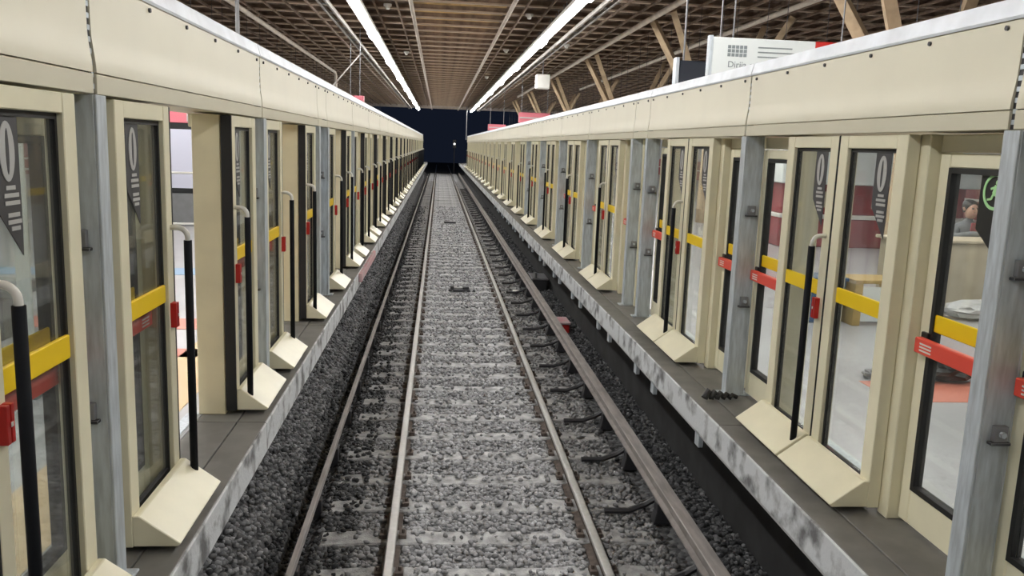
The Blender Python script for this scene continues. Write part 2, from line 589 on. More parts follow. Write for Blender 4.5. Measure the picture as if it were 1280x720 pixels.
# small things lying in the track
tb = thing('track_beacon', 'small dark beacon box fixed across a sleeper between the rails', 'beacon', (0.0, 18.6, -0.14))
m = MB(); m.box(-.24, .24, -.10, .10, .03, .075, DARKM); link('base_plate', m.mesh('base_plate', 0.008), tb)
m = MB(); m.box(-.20, -.12, -.08, .08, .075, .14, DARKM); m.box(.08, .22, -.08, .08, .075, .13, DARKM); link('housing', m.mesh('housing', 0.01), tb)
m = MB(); m.box(-.12, .08, .0, .09, .075, .10, SLEEP); link('lid', m.mesh('lid', 0.006), tb)
tb = thing('track_beacon', 'faint second beacon plate between the rails, far beyond the first', 'beacon', (0.0, 34.8, -0.14))
m = MB(); m.box(-.24, .24, -.10, .10, .03, .10, DARKM); link('base_plate', m.mesh('base_plate', 0.008), tb)
jb = thing('junction_box', 'dusty red junction box beside the third rail', 'box', (1.75, 14.6, -0.12))
m = MB(); m.box(-.11, .11, -.24, .24, 0, .18, RED); link('body', m.mesh('body', 0.02), jb)
m = MB(); m.box(-.125, .125, -.26, .26, .18, .225, PINKP); link('lid', m.mesh('lid', 0.012), jb)
pb = thing('point_machine', 'dark trackside equipment box under the edge of the closed-door platform', 'box', (1.86, 19.2, -0.12))
m = MB(); m.box(-.17, .17, -.4, .4, 0, .26, DARKM); link('body', m.mesh('body', 0.02), pb)
m = MB(); m.box(-.19, .19, -.42, .42, .26, .30, MIDM); link('lid', m.mesh('lid', 0.01), pb)
m = MB(); m.tube([(-.1, -.3, .30), (-.1, -.3, .42)], .035, MIDM, 8); link('knob', m.mesh('knob'), pb)
m = MB()
m.add([(0, 0, 0), (.22, .03, .02), (.26, .2, .0), (.04, .17, .035), (.12, .09, .05), (.0, .0, -.02), (.22, .03, -.01), (.26, .2, -.02), (.04, .17, -.02)],
      [(0, 1, 4), (1, 2, 4), (2, 3, 4), (3, 0, 4), (5, 8, 7, 6), (0, 5, 6, 1), (1, 6, 7, 2), (2, 7, 8, 3), (3, 8, 5, 0)], WHITE)
tag(link('paper_scrap', m.mesh('paper_scrap'), None, (1.18, 18.4, -0.09)), 'crumpled white paper scrap on the ballast beside the third rail', 'litter')
m = MB()
for k in range(5):
    m.tube([(k * .05 - .02, 0, .03), (k * .05 + .01, .02, .075 - .006 * k), (k * .05 + .05, .03, .03)], .03 - .003 * k, RUBBER, 7)
tag(link('cable_clamp', m.mesh('cable_clamp'), None, (1.62, 6.16, ZP)), 'black cable clamp lying on the paving beside a galvanised post', 'clamp')

# ------------------------------------------------------------------ platform doors: prototypes
W, T, H = 0.74, 0.07, 2.06


def leaf_protos(s, d):
    """sliding leaf: x = s*u from its track face, y = d*distance from the leading edge, z from the platform"""
    def bx(m, u0, u1, a, b, z0, z1, mt):
        m.box(*sorted((s * u0, s * u1)), *sorted((d * a, d * b)), z0, z1, mt)
    P = {}
    m = MB()
    R_ = .020 if s < 0 else .007
    bx(m, 0, T, R_, .105, .03, H, CREAM); bx(m, 0, T, W - .105, W, .03, H, CREAM)
    P['frame'] = m
    m = MB(); bx(m, 0.002, T - .002, .105, W - .105, H - .075, H, CREAM); P['top_rail'] = m
    m = MB(); bx(m, 0.002, T - .002, .105, W - .105, .03, .15, CREAM); P['bottom_rail'] = m
    m = MB(); bx(m, 0.0, T, 0, R_, .03, H, RUBBER); P['rubber_edge'] = m
    m = MB()
    za, zb = .15, H - .075
    bx(m, .024, .054, .105, .122, za, zb, RUBBER); bx(m, .024, .054, W - .122, W - .105, za, zb, RUBBER)
    bx(m, .024, .054, .122, W - .122, zb - .022, zb, RUBBER); bx(m, .024, .054, .122, W - .122, za, za + .022, RUBBER)
    P['gasket'] = m
    m = MB(); bx(m, .034, .042, .122, W - .122, za + .022, zb - .022, GLASS); P['glass_pane'] = m
    m = MB(); bx(m, .014, .032, .115, W - .115, 1.068, 1.16, YELLOW); P['yellow_band'] = m
    # wedge on the foot of the leaf
    m = MB()
    prof = [(0, .035), (-s * .20, .035), (-s * .215, .05), (-s * .03, .185), (0, .185)]
    m.prism(prof, 'y', *sorted((d * .01, d * W)), CREAM)
    P['foot_wedge'] = m
    m = MB()
    bx(m, -.03, 0.0, .045, .068, .93, 1.06, RED); bx(m, -.03, 0.0, .074, .095, .93, 1.06, RED); bx(m, -.034, -.03, .06, .08, .985, 1.005, WHITE)
    P['release_handle'] = m
    bars = {}
    for k, v in P.items():
        bars[k] = v.mesh(k, 0.0 if k in ('glass_pane', 'gasket') else 0.004)
    # sticker: straight side and point on the viewer's right
    vr = -s            # the viewer's right along y
    cy = d * (W / 2) - vr * 0 + (-0.10 if True else 0)
    m = MB()
    def nib(pts, u0, u1, mt):
        mm = MB()
        prof = [(cy + vr * a, z) for a, z in pts]
        mm.prism(prof, 'x', *sorted((s * u0, s * u1)), mt)
        return mm
    bars['sticker'] = nib([(-.08, zb - .022), (.08, zb - .022), (.08, 1.60), (.075, 1.50), (-.075, 1.66), (-.08, 1.70)], .029, .0325, STICK).mesh('sticker')
    ring = [(.048 * math.cos(t), 1.85 + .098 * math.sin(t)) for t in [2 * math.pi * k / 24 for k in range(24)]]
    mm = nib(ring, .0262, .0285, STICKW)
    inner = [(.010 * math.cos(t), 1.85 + .075 * math.sin(t)) for t in [2 * math.pi * k / 12 for k in range(12)]]
    i2 = nib(inner, .0250, .0262, STICK)
    mm.add(i2.v, i2.f, STICK)
    bars['oval_emblem'] = mm.mesh('oval_emblem')
    mm = MB()
    for j, (z, wd) in enumerate(((1.725, .032), (1.70, .05), (1.675, .05), (1.635, .04), (1.612, .046), (1.59, .03))):
        off = .012 + j * .004
        y0, y1 = sorted((cy + vr * (off - wd), cy + vr * (off + wd * .9)))
        x0, x1 = sorted((s * .0265, s * .0285))
        mm.box(x0, x1, max(y0, cy - .072), min(y1, cy + .072), z, z + .014, STICKW)
    bars['printed_lines'] = mm.mesh('printed_lines')
    # grab rod with a black sleeve, bent to the leading stile at both ends
    a = d * .05
    m = MB()
    arc = lambda zc, sg: [(-s * (.085 - .05 + .05 * math.cos(t)), a, zc + sg * .05 * math.sin(t)) for t in [math.pi / 2 * k / 5 for k in range(6)]]
    top = arc(1.40, 1); bot = arc(.11, -1)
    m.tube([(0, a, .06)] + bot[::-1] + top + [(0, a, 1.45)], .014, WHITE, 8)
    bars['grab_rod'] = m.mesh('grab_rod', smooth=True)
    m = MB()
    m.tube([(-s * .085, a, .12), (-s * .085, a, 1.385)], .021, SLEEVE, 8)
    bars['black_sleeve'] = m.mesh('black_sleeve', smooth=True)
    return bars


def emerg_protos(s, y0, y1, exit_sign):
    """hinged emergency leaf, x = s*u from its track face, y about its middle"""
    h = (y1 - y0) / 2
    def bx(m, u0, u1, a, b, z0, z1, mt):
        m.box(*sorted((s * u0, s * u1)), a, b, z0, z1, mt)
    P = {}
    m = MB(); bx(m, 0, .05, -h, -h + .085, .02, 1.97, CREAM); bx(m, 0, .05, h - .085, h, .02, 1.97, CREAM); P['frame'] = m
    m = MB(); bx(m, .002, .048, -h + .085, h - .085, 1.90, 1.97, CREAM); P['top_rail'] = m
    m = MB(); bx(m, .002, .048, -h + .085, h - .085, .02, .21, CREAM); P['bottom_rail'] = m
    m = MB()
    a, b, za, zb = -h + .085, h - .085, .21, 1.90
    g_ = .028
    bx(m, -.004, .046, a, a + g_, za, zb, RUBBER); bx(m, -.004, .046, b - g_, b, za, zb, RUBBER)
    bx(m, -.004, .046, a + g_, b - g_, zb - g_, zb, RUBBER); bx(m, -.004, .046, a + g_, b - g_, za, za + g_, RUBBER)
    P['gasket'] = m
    m = MB(); bx(m, .02, .028, a + g_, b - g_, za + g_, zb - g_, GLASS); P['glass_pane'] = m
    m = MB(); bx(m, .004, .018, a + g_ - .01, b - g_ + .01, 1.07, 1.16, YELLOW); P['yellow_band'] = m
    m = MB(); bx(m, -.06, -.02, -h + .05, h - .06, .955, 1.035, REDBAR); P['push_bar'] = m
    out = {k: v.mesh(k, 0.0 if k in ('glass_pane', 'gasket') else 0.005) for k, v in P.items()}
    m = MB()
    bx(m, -.02, .0, h - .10, h - .045, .94, 1.06, BLACK)
    out['bar_bracket'] = m.mesh('bar_bracket', 0.004)
    m = MB()
    bx(m, -.02, .0, -h + .045, -h + .10, .94, 1.06, BLACK)
    out['bar_bracket_other'] = m.mesh('bar_bracket', 0.004)
    m = MB()
    for k in range(3):
        bx(m, -.0615, -.06, h - .21, h - .11, .972 + k * .017, .98 + k * .017, WHITE)
    out['bar_label'] = m.mesh('bar_label')
    # black pennant with a round green exit sign at the side of the post
    vr = -s
    c = (a + b) / 2 + vr * 0.10
    m = MB()
    prof = [(c + vr * p, z) for p, z in ((-.11, zb - g_), (.11, zb - g_), (.11, 1.46), (-.11, 1.62))]
    m.prism(prof, 'x', *sorted((s * .014, s * .018)), BLACK)
    out['exit_sticker'] = m.mesh('exit_sticker')
    m = MB()
    xa, xb = sorted((s * .0105, s * .0132))
    cc = (c - vr * .0, 1.80)
    N = 24
    for k in range(N):
        t0, t1 = 2 * math.pi * k / N, 2 * math.pi * (k + 1) / N
        q = [(cc[0] + r * math.cos(t), cc[1] + r * 1.0 * math.sin(t)) for r, t in ((.085, t0), (.085, t1), (.070, t1), (.070, t0))]
        m.prism(q, 'x', xa, xb, EXITG)
    def bar(p, q, w):
        p = Vector((cc[0] + vr * p[0], cc[1] + p[1])); q = Vector((cc[0] + vr * q[0], cc[1] + q[1]))
        dd = (q - p).normalized(); nn = Vector((-dd.y, dd.x)) * w
        m.prism([tuple(p + nn), tuple(q + nn), tuple(q - nn), tuple(p - nn)], 'x', xa, xb, EXITG)
    hd = [(cc[0] + vr * .012 + .013 * math.cos(t), cc[1] + .042 + .013 * math.sin(t)) for t in [2 * math.pi * k / 10 for k in range(10)]]
    m.prism(hd, 'x', xa, xb, EXITG)
    bar((.005, .028), (-.008, -.01), .011)          # torso
    bar((.004, .022), (.034, .008), .005)           # forward arm
    bar((.0, .022), (-.032, .012), .005)            # rear arm
    bar((-.006, -.008), (.026, -.026), .006); bar((.026, -.026), (.022, -.056), .005)
    bar((-.008, -.008), (-.022, -.034), .006); bar((-.022, -.034), (-.05, -.038), .005)
    out['exit_emblem'] = m.mesh('exit_emblem')
    return out


LEAF = {(s, d): leaf_protos(s, d) for s in (-1, 1) for d in (-1, 1)}
OFF = {-1: 0.635, 1: 0.004}       # how far each leaf stands from the middle of its doorway
JAMB = {-1: 0.645, 1: 0.75}
MODH = 1.54
EM = {s: emerg_protos(s, JAMB[s] + .075, MODH - .05, True) for s in (-1, 1)}

# jambs
JW = {-1: .065, 1: .098}
JM = {}
for s in (-1, 1):
    m = MB()
    m.box(*sorted((s * .075, s * .26)), -.0, JW[s], 0, H + .002, CREAM_D if s < 0 else CREAM)
    JM[s] = m.mesh('jamb', 0.006)
    m = MB()
    m.box(*sorted((s * .135, s * .30)), 0, MODH - .06 - JAMB[s] - .07, 1.975, H + .002, CREAM)
    JM[(s, 'transom')] = m.mesh('transom', 0.005)
    m = MB()
    m.box(*sorted((s * .26, s * .34)), -JAMB[s], JAMB[s], .0, .012, GALV)
    JM[(s, 'sill')] = m.mesh('sill_strip', 0.003)

# header profile (u away from the track, z above the platform)
Z0 = 3.30 - ZP
FASC = [(0.0, .083), (.001, .11), (.004, .14), (.008, .17), (.012, .20), (.0145, .23), (.0155, .27), (.016, .34), (.016, .450)]
TRIMP = [(.016, .455), (.010, .468), (.030, .548), (.20, .556), (.20, .54), (.040, .535), (.026, .46)]


def header_protos(s, L, gap):
    P = {}
    def pr(pts, mt, y0, y1):
        m = MB()
        m.prism([(s * u, Z0 + z) for u, z in pts], 'y', y0, y1, mt)
        return m
    h = L / 2 - gap
    fasc = FASC + [(u + .012, z) for u, z in reversed(FASC)]
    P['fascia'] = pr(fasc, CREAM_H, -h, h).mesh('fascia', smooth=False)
    P['fascia'].shade_smooth()
    P['fascia'].set_sharp_from_angle(angle=math.radians(25))
    P['lower_strip'] = pr([(0, 0), (0, .077), (.01, .080), (.05, .080), (.05, 0)], CREAM_H, -h, h).mesh('lower_strip', 0.002)
    P['top_trim'] = pr(TRIMP, TRIM, -h - gap * .4, h + gap * .4).mesh('top_trim', 0.0)
    P['header_box'] = pr([(.056, .004), (.056, .52), (.45, .52), (.45, .004)], CREAM_D, -L / 2 + .02, L / 2 - .02).mesh('header_box')
    m = MB()
    m.tube([(s * .020, 0, Z0 + .424), (s * .006, 0, Z0 + .424)], .011, DARKM, 8)
    P['screw'] = m.mesh('screw')
    m = MB()                                            # perforated strip in the joint
    m.prism([(s * u, Z0 + z) for u, z in [(.012, .0), (.018, .16), (.024, .31), (.024, .44), (.055, .44), (.055, 0)]], 'y', -.018, .018, DARKM)
    for k in range(9):
        z = .03 + k * .045
        u = np.interp(z, [0, .16, .31, .50], [.012, .018, .024, .024])
        m.box(*sorted((s * (u - .005), s * (u + .01))), -.012, .012, Z0 + z - .010, Z0 + z + .010, GALV)
    P['joint_strip'] = m.mesh('joint_strip')
    return P


POSTM = {}
for s in (-1, 1):
    for nm, mt in (('galv', GALV), ('cream', CREAM)):
        m = MB()        # channel: track-side flange, web facing along the track, rear flange
        m.box(*sorted((0, s * .012)), -.05, .05, 0.012, H + .006, mt)
        m.box(*sorted((s * .012, s * .14)), -.05, -.038, 0.012, H + .006, mt)
        m.box(*sorted((s * .14, s * .152)), -.05, .05, 0.012, H + .006, mt)
        POSTM[(s, nm)] = m.mesh('channel', 0.003)
    m = MB()
    m.box(*sorted((-s * .05, s * .20)), -.062, .062, 0, .012, GALV)
    POSTM[(s, 'base')] = m.mesh('base_plate', 0.003)
    m = MB()
    m.box(*sorted((s * .055, s * .115)), -.078, -.05, -.035, .035, MIDM)
    m.tube([(s * .085, -.078, 0), (s * .085, -.095, 0)], .016, GALV, 6)
    m.box(*sorted((s * .04, s * .13)), -.084, -.05, -.05, -.036, DARKM)
    POSTM[(s, 'clip')] = m.mesh('bolt_clip', 0.002)

JOINTS = {-1: [0.42, 3.52, 6.70, 9.73, 10.49], 1: [0.27, 3.35, 6.425, 9.52, 10.25]}
for s in (-1, 1):
    while JOINTS[s][-1] + 3.1 < END_Y + 0.5:
        JOINTS[s].append(JOINTS[s][-1] + 3.115)

HP = {}
for s in (-1, 1):
    J = JOINTS[s]
    row = 'open doorway' if s < 0 else 'closed door pair'
    bay = 0
    for i in range(len(J) - 1):
        y0, y1 = J[i], J[i + 1]
        c, L = (y0 + y1) / 2, y1 - y0
        narrow = L < 1.5
        if not narrow:
            bay += 1
        o_ = ORD[bay]
        near = y0 < 34
        key = (s, round(L, 3), i < 2)
        if key not in HP:
            HP[key] = header_protos(s, L, 0.018 if i < 2 else 0.009)
        hp = HP[key]
        rowp = 'over the row of open doorways' if s < 0 else 'over the row of closed doors'
        lab = ('narrow cream filler header between the third and fourth %ss' % row) if narrow else 'cream curved header panel above the %s %s' % (o_, row)
        hd = thing('header_panel', lab, 'header panel', (HEAD[s], c, ZP), 'header panels ' + rowp)
        for k in ('header_box', 'lower_strip', 'fascia', 'top_trim'):
            link(k, hp[k], hd)
        if near:
            for q in (range(6) if not narrow else (0, 5)):
                link('screw', hp['screw'], hd, (0, (q - 2.5) / 2.5 * (L / 2 - .12), 0))
        link('joint_strip', hp['joint_strip'], hd, (0, -L / 2, 0))
        # post at the near joint
        cream = y0 > (24 if s > 0 else 15)
        if narrow:
            pl = 'galvanised post at the near side of the filler after the third %s' % row
        elif i > 0 and J[i] - J[i - 1] < 1.5:
            pl = '%s post at the far side of the filler before the fourth %s' % ('cream' if cream else 'galvanised', row)
        else:
            pl = '%s channel post just before the %s %s' % ('cream painted' if cream else 'galvanised steel', o_, row)
        po = thing('support_post', pl, 'post', (HEAD[s] - s * 0.02, y0 - (.04 if s > 0 else 0), ZP), 'posts of the ' + ('open' if s < 0 else 'closed') + ' door row')
        link('channel', POSTM[(s, 'cream' if cream else 'galv')], po)
        link('base_plate', POSTM[(s, 'base')], po)
        if near and not cream:
            for z in (.78, 1.50):
                link('bolt_clip', POSTM[(s, 'clip')], po, (0, 0, z))
        if narrow:
            m = MB()
            m.box(*sorted((s * .10, s * .14)), -L / 2 + .07, L / 2 - .10, 0.0, H, GALV if s < 0 else CREAM)
            m.box(*sorted((s * .085, s * .10)), -L / 2 + .07, -L / 2 + .13, 0.0, H, GALV if s < 0 else CREAM)
            m.box(*sorted((s * .085, s * .10)), L / 2 - .16, L / 2 - .10, 0.0, H, GALV if s < 0 else CREAM)
            tag(link('filler_panel', m.mesh('filler_panel', 0.004), None, (FACE[s], c, ZP)),
                ('grey sheet steel filler panel after the third open doorway' if s < 0 else 'cream filler panel after the third closed door pair'), 'panel')
            continue
        # door frame: jambs, transom, sill
        fr = thing('door_frame', 'cream fixed door frame of the %s %s' % (o_, row), 'door frame', (FACE[s], c, ZP),
                   'door frames of the ' + ('open' if s < 0 else 'closed') + ' door row')
        for d in (-1, 1):
            link('jamb', JM[s], fr, (0, d * (JAMB[s] - (.03 if s > 0 else 0)) + (0 if d > 0 else -JW[s]), 0))
        link('transom', JM[(s, 'transom')], fr, (0, JAMB[s] + .07, 0))
        link('transom', JM[(s, 'transom')], fr, (0, -MODH + .06, 0))
        link('sill_strip', JM[(s, 'sill')], fr)
        # sliding leaves
        for d in (-1, 1):
            side = 'near' if d < 0 else 'far'
            if s < 0:
                lab = 'retracted sliding glass leaf on the %s side of the %s open doorway' % (side, o_)
            else:
                lab = 'shut sliding glass leaf, %s one of the %s closed door pair' % (side, o_)
            lf = thing('sliding_door', lab, 'door', (FACE[s], c + d * OFF[s], ZP), 'sliding leaves of the ' + ('open' if s < 0 else 'closed') + ' door row')
            pr = LEAF[(s, d)]
            for k in ('frame', 'top_rail', 'bottom_rail', 'rubber_edge', 'gasket', 'glass_pane', 'yellow_band', 'foot_wedge'):
                link(k, pr[k], lf)
            if y0 < 46:
                st = link('sticker', pr['sticker'], lf)
                if near:
                    link('oval_emblem', pr['oval_emblem'], st)
                    link('printed_lines', pr['printed_lines'], st)
            if s < 0 or d > 0:
                link('release_handle', pr['release_handle'], lf)
                gr = link('grab_rod', pr['grab_rod'], lf)
                link('black_sleeve', pr['black_sleeve'], gr)
        # emergency leaves beside the posts
        for d in (-1, 1):
            side = 'near' if d < 0 else 'far'
            lab = 'emergency leaf with red push bar, %s side of the %s %s' % (side, o_, row)
            half = (MODH - .05 + JAMB[s] + .075) / 2
            el = thing('emergency_door', lab, 'emergency door', (FACE[s] + s * 0.135, c + d * half, ZP), 'emergency leaves of the ' + ('open' if s < 0 else 'closed') + ' door row')
            pr = EM[s]
            for k in ('frame', 'top_rail', 'bottom_rail', 'gasket', 'glass_pane', 'yellow_band'):
                link(k, pr[k], el)
            bar_ = link('push_bar', pr['push_bar'], el)
            if near:
                link('bar_bracket', pr['bar_bracket'], bar_)
                link('bar_bracket', pr['bar_bracket_other'], bar_)
                link('bar_label', pr['bar_label'], bar_)
            if d < 0 and s > 0 and y0 < 46:
                st = link('exit_sticker', pr['exit_sticker'], el)
                if near:
                    link('exit_emblem', pr['exit_emblem'], st)

# ------------------------------------------------------------------ roof
m = MB()
m.box(-18.4, 18.4, -8, HALL_Y, CEIL_Z, CEIL_Z + .2, DECK)
ceil = struct('ceiling', m.mesh('ceiling'), 'brown timber roof with cross joists over the hall')
m = MB(); m.box(-1.35, 1.35, -8, HALL_Y, CEIL_Z - .10, CEIL_Z - .001, DECKC)
struct('centre_boarding', m.mesh('centre_boarding'), parent=ceil)
m = MB(); m.box(-17.9, 17.9, -.03, .03, CEIL_Z - .26, CEIL_Z - .14, PURLIN); m.box(-17.9, 17.9, -.09, .09, CEIL_Z - .31, CEIL_Z - .26, JOIST)  # pale lower flange and dark web paint the light falling on the joists
jm = m.mesh('joist', 0.008)
for k in range(56):
    struct('joist', jm, parent=ceil, loc=(0, 4.0 + 1.5 * k, 0))
m = MB(); m.box(-.03, .03, 8, HALL_Y, CEIL_Z - .14, CEIL_Z, PURLIN)
pm = m.mesh('purlin')
for k in range(32):
    for sx in (-1, 1):
        struct('purlin', pm, parent=ceil, loc=(sx * (1.5 + .5 * k), 0, -.0))
m = MB(); m.box(-.022, .022, 8, HALL_Y, CEIL_Z - .37, CEIL_Z - .31, PURLIN)
bm_ = m.mesh('lower_batten')
for k in range(24):
    for sx in (-1, 1):
        struct('lower_batten', bm_, parent=ceil, loc=(sx * (1.75 + .62 * k), 0, 0))
m = MB(); m.box(-14, 14, HALL_Y - .3, HALL_Y, CEIL_Z - .55, CEIL_Z, PIPE)
struct('edge_beam', m.mesh('edge_beam', 0.01), parent=ceil)

# conduits and trays under the roof
def conduit(name, label, pts, r=.045, mt=PIPE):
    m = MB(); m.tube(pts, r, mt, 8)
    tag(link(name, m.mesh(name, smooth=True)), label, 'pipe')


ZC = 6.62
conduit('conduit_pipe', 'slim pale conduit in the middle bay nearer the open-door side lamps', [(-1.28, 8, 6.55), (-1.32, 87, 6.55)], .055)
conduit('conduit_pipe', 'slim pale conduit in the middle bay nearer the closed-door side lamps', [(1.2, 8, 6.55), (1.32, 87, 6.55)], .055)
conduit('conduit_pipe', 'brown conduit over the open-door platform that turns down at its end', [(-5.9, 8, ZC - .1), (-5.85, 44, ZC - .1), (-5.85, 44.4, ZC - .2), (-5.85, 44.5, ZC - 1.8)], .07)
conduit('conduit_pipe', 'long pale pipe under the roof over the closed-door platform', [(5.0, 8, 6.60), (4.95, 60, 6.60)], .075)
conduit('conduit_pipe', 'second pale pipe farther out over the closed-door platform', [(7.75, 8, 6.60), (7.7, 50, 6.60)], .065)
conduit('conduit_pipe', 'thin diagonal brace rod from roof tray to the open-door header', [(-3.55, 33.3, 6.45), (-2.2, 12.9, 3.83)], .018, TRAY)
for x, nm in ((-3.45, 'open-door'), (3.35, 'closed-door')):
    t_ = thing('cable_tray', 'twin-rail cable tray beside the row of lamps on the %s side' % nm, 'cable tray', (x, 0, 6.5))
    for dx in (-.10, .10):
        m = MB(); m.box(dx - .03, dx + .03, 8, 86, -.05, .05, TRAY); link('side_rail', m.mesh('side_rail', .006), t_)
    m = MB()
    for k in range(52):
        m.box(-.07, .07, 8.5 + 1.5 * k, 8.56 + 1.5 * k, -.03, .0, MIDM)
    link('rungs', m.mesh('rungs'), t_)
# hanger rods
for (x, y, z, lab) in ((-2.06, 6.72, 3.86, 'thin grey hanger rod rising from the header joint after the second open doorway'),
                       (4.62, 15.6, 4.85, 'thin dark hanger rod above the hanging monitor'),
                       (2.2, 86.0, 3.6, 'thin pale rod hanging under the last lamp near the dark end')):
    m = MB(); m.tube([(x, y, z), (x, y, CEIL_Z)], .016 if y < 50 else .05, MIDM, 6)
    tag(link('hanger_rod', m.mesh('hanger_rod')), lab, 'rod')
# detectors
for k, (x, y) in enumerate(((-2.05, 20.5), (-2.0, 24.0), (1.95, 24.5), (2.0, 33.5), (-1.95, 36.0), (2.0, 47.0), (-3.9, 22.5), (4.0, 31.0))):
    dt = thing('smoke_detector', 'small white ceiling detector, %s nearest along the roof' % ORD[k + 1], 'detector', (x, y, 6.78), 'ceiling detectors')
    m = MB(); m.tube([(0, 0, .08), (0, 0, .02)], .11, WHITE, 12); link('base', m.mesh('base'), dt)
    m = MB(); m.tube([(0, 0, .02), (0, 0, -.06)], .08, WHITE, 12, .05); link('dome', m.mesh('dome'), dt)
sp = thing('ceiling_speaker', 'small white box speaker hanging under the roof over the closed-door platform', 'speaker', (3.9, 37.0, 5.95))
m = MB(); m.box(-.3, .3, -.25, .25, -.3, .3, WHITE); link('cabinet', m.mesh('cabinet', .03), sp)
m = MB(); m.tube([(0, 0, .3), (0, 0, 1.2)], .03, MIDM, 6); link('bracket', m.mesh('bracket'), sp)

# ------------------------------------------------------------------ lamps
m = MB(); m.box(-.17, .17, -.74, .74, .03, .12, WHITE); HOUS = m.mesh('housing', .01)
m = MB(); m.prism([(-.075, .0), (-.05, -.045), (.05, -.045), (.075, .0), (.075, .03), (-.075, .03)], 'y', -.71, .71, LAMP); DIFF = m.mesh('diffuser')
m = MB(); m.prism([(-.15, .0), (-.12, -.06), (.12, -.06), (.15, .0), (.15, .03), (-.15, .03)], 'y', -.60, .60, LAMP); DIFFW = m.mesh('diffuser')
m = MB(); m.prism([(-.085, .0), (-.06, -.045), (.06, -.045), (.085, .0), (.085, .03), (-.085, .03)], 'y', -.73, .73, LAMPP); DIFFP = m.mesh('diffuser')
m = MB()
m.tube([(0, 0, .12), (0, 0, .42)], .012, MIDM, 5)
HANG = m.mesh('hanger')
m = MB()
m.tube([(0, 0, .12), (0, 0, CEIL_Z - 4.35)], .006, DARKM, 5)
HANGP = m.mesh('hanger')
for s in (-1, 1):
    nm = 'open-door' if s < 0 else 'closed-door'
    for k in range(60):
        y = -2.5 + 1.5 * k
        lp = thing('ceiling_lamp', '%s strip lamp from the near end of the %s side row over the track' % (ORD[k + 1], nm), 'lamp',
                   (s * 2.65, y, 6.42), 'strip lamps over the %s side of the track' % nm)
        link('housing', HOUS, lp); link('diffuser', DIFFW if k % 6 == 2 else DIFF, lp)
        for yy in (-.5, .5):
            link('hanger', HANG, lp, (0, yy, 0))
    for k in range(30):  # unseen lamps added behind the headers to brighten the platforms
        y = 0 + 2.8 * k
        lp = thing('added_platform_lamp', 'added unseen hanging strip lamp, %s along the platform behind the %s row' % (ORD[k + 1], nm), 'lamp',
                   (s * 6.15, y, 4.35), 'added strip lamps over the platform behind the %s row' % nm)
        link('housing', HOUS, lp); link('diffuser', DIFFP, lp)
        for yy in (-.5, .5):
            link('hanger', HANGP, lp, (0, yy, 0))

# ------------------------------------------------------------------ branched columns over the closed-door platform
for k, yc in enumerate((12.9, 22.9, 33.6, 44.6, 56.5, 68.0)):
    co = thing('branched_column', 'tan concrete column with four roof struts, %s along the closed-door platform' % ORD[k + 1], 'column', (7.0, yc, ZP), 'branched columns')
    co['kind'] = 'structure'
    m = MB(); m.tube([(0, 0, 0), (0, 0, 2.6)], .30, STRUT, 10, .24); link('shaft', m.mesh('shaft'), co)
    for sx in (-1, 1):
        for sy in (-1, 1):
            m = MB(); m.tube([(sx * .12, sy * .08, 2.5), (sx * 1.6, sy * 1.0, 5.5)], .15, STRUT, 4, .11)
            link('strut', m.mesh('strut'), co)

# ------------------------------------------------------------------ hanging signs and screen
sg = thing('hanging_sign', 'large white and red hanging direction sign above the closed-door header', 'sign', (3.30, 11.9, 3.92))
SW = 1.50
m = MB(); m.box(0, SW, 0, .10, 0, .86, SIGNW); link('white_panel', m.mesh('white_panel', .008), sg)
m = MB(); m.box(SW + .005, SW + .9, 0, .10, 0, .86, RED); link('red_panel', m.mesh('red_panel', .008), sg)
m = MB(); m.box(-.05, 0, -.01, .11, -.02, .88, GALV); link('end_cap', m.mesh('end_cap', .004), sg)
for k in range(2):
    m = MB(); m.tube([(.3 + 1.6 * k, .05, .86), (.3 + 1.6 * k, .05, CEIL_Z - 3.92)], .012, MIDM, 6)
    link('hanger', m.mesh('hanger'), sg)
for txt, size, x, z in (('Dirija-se \u00e0s escadas', .125, .23, .45), ('rolantes', .125, .20, .325)):
    o = link('lettering', text_mesh(txt, size, SIGNT), sg, (x, -.004, z)); o.rotation_euler = (math.pi / 2, 0, 0)
m = MB()
for k in range(3):
    for j in range(5):
        m.box(.22 + j * .058, .265 + j * .058, -.006, 0, .60 + k * .055, .645 + k * .055, SIGNT)
link('emblem', m.mesh('emblem'), sg)
m = MB()
for k in range(3):
    m.box(.66, 1.28 - .06 * k, -.005, 0, .60 + k * .065, .618 + k * .065, SIGNT)
link('small_print', m.mesh('small_print'), sg)

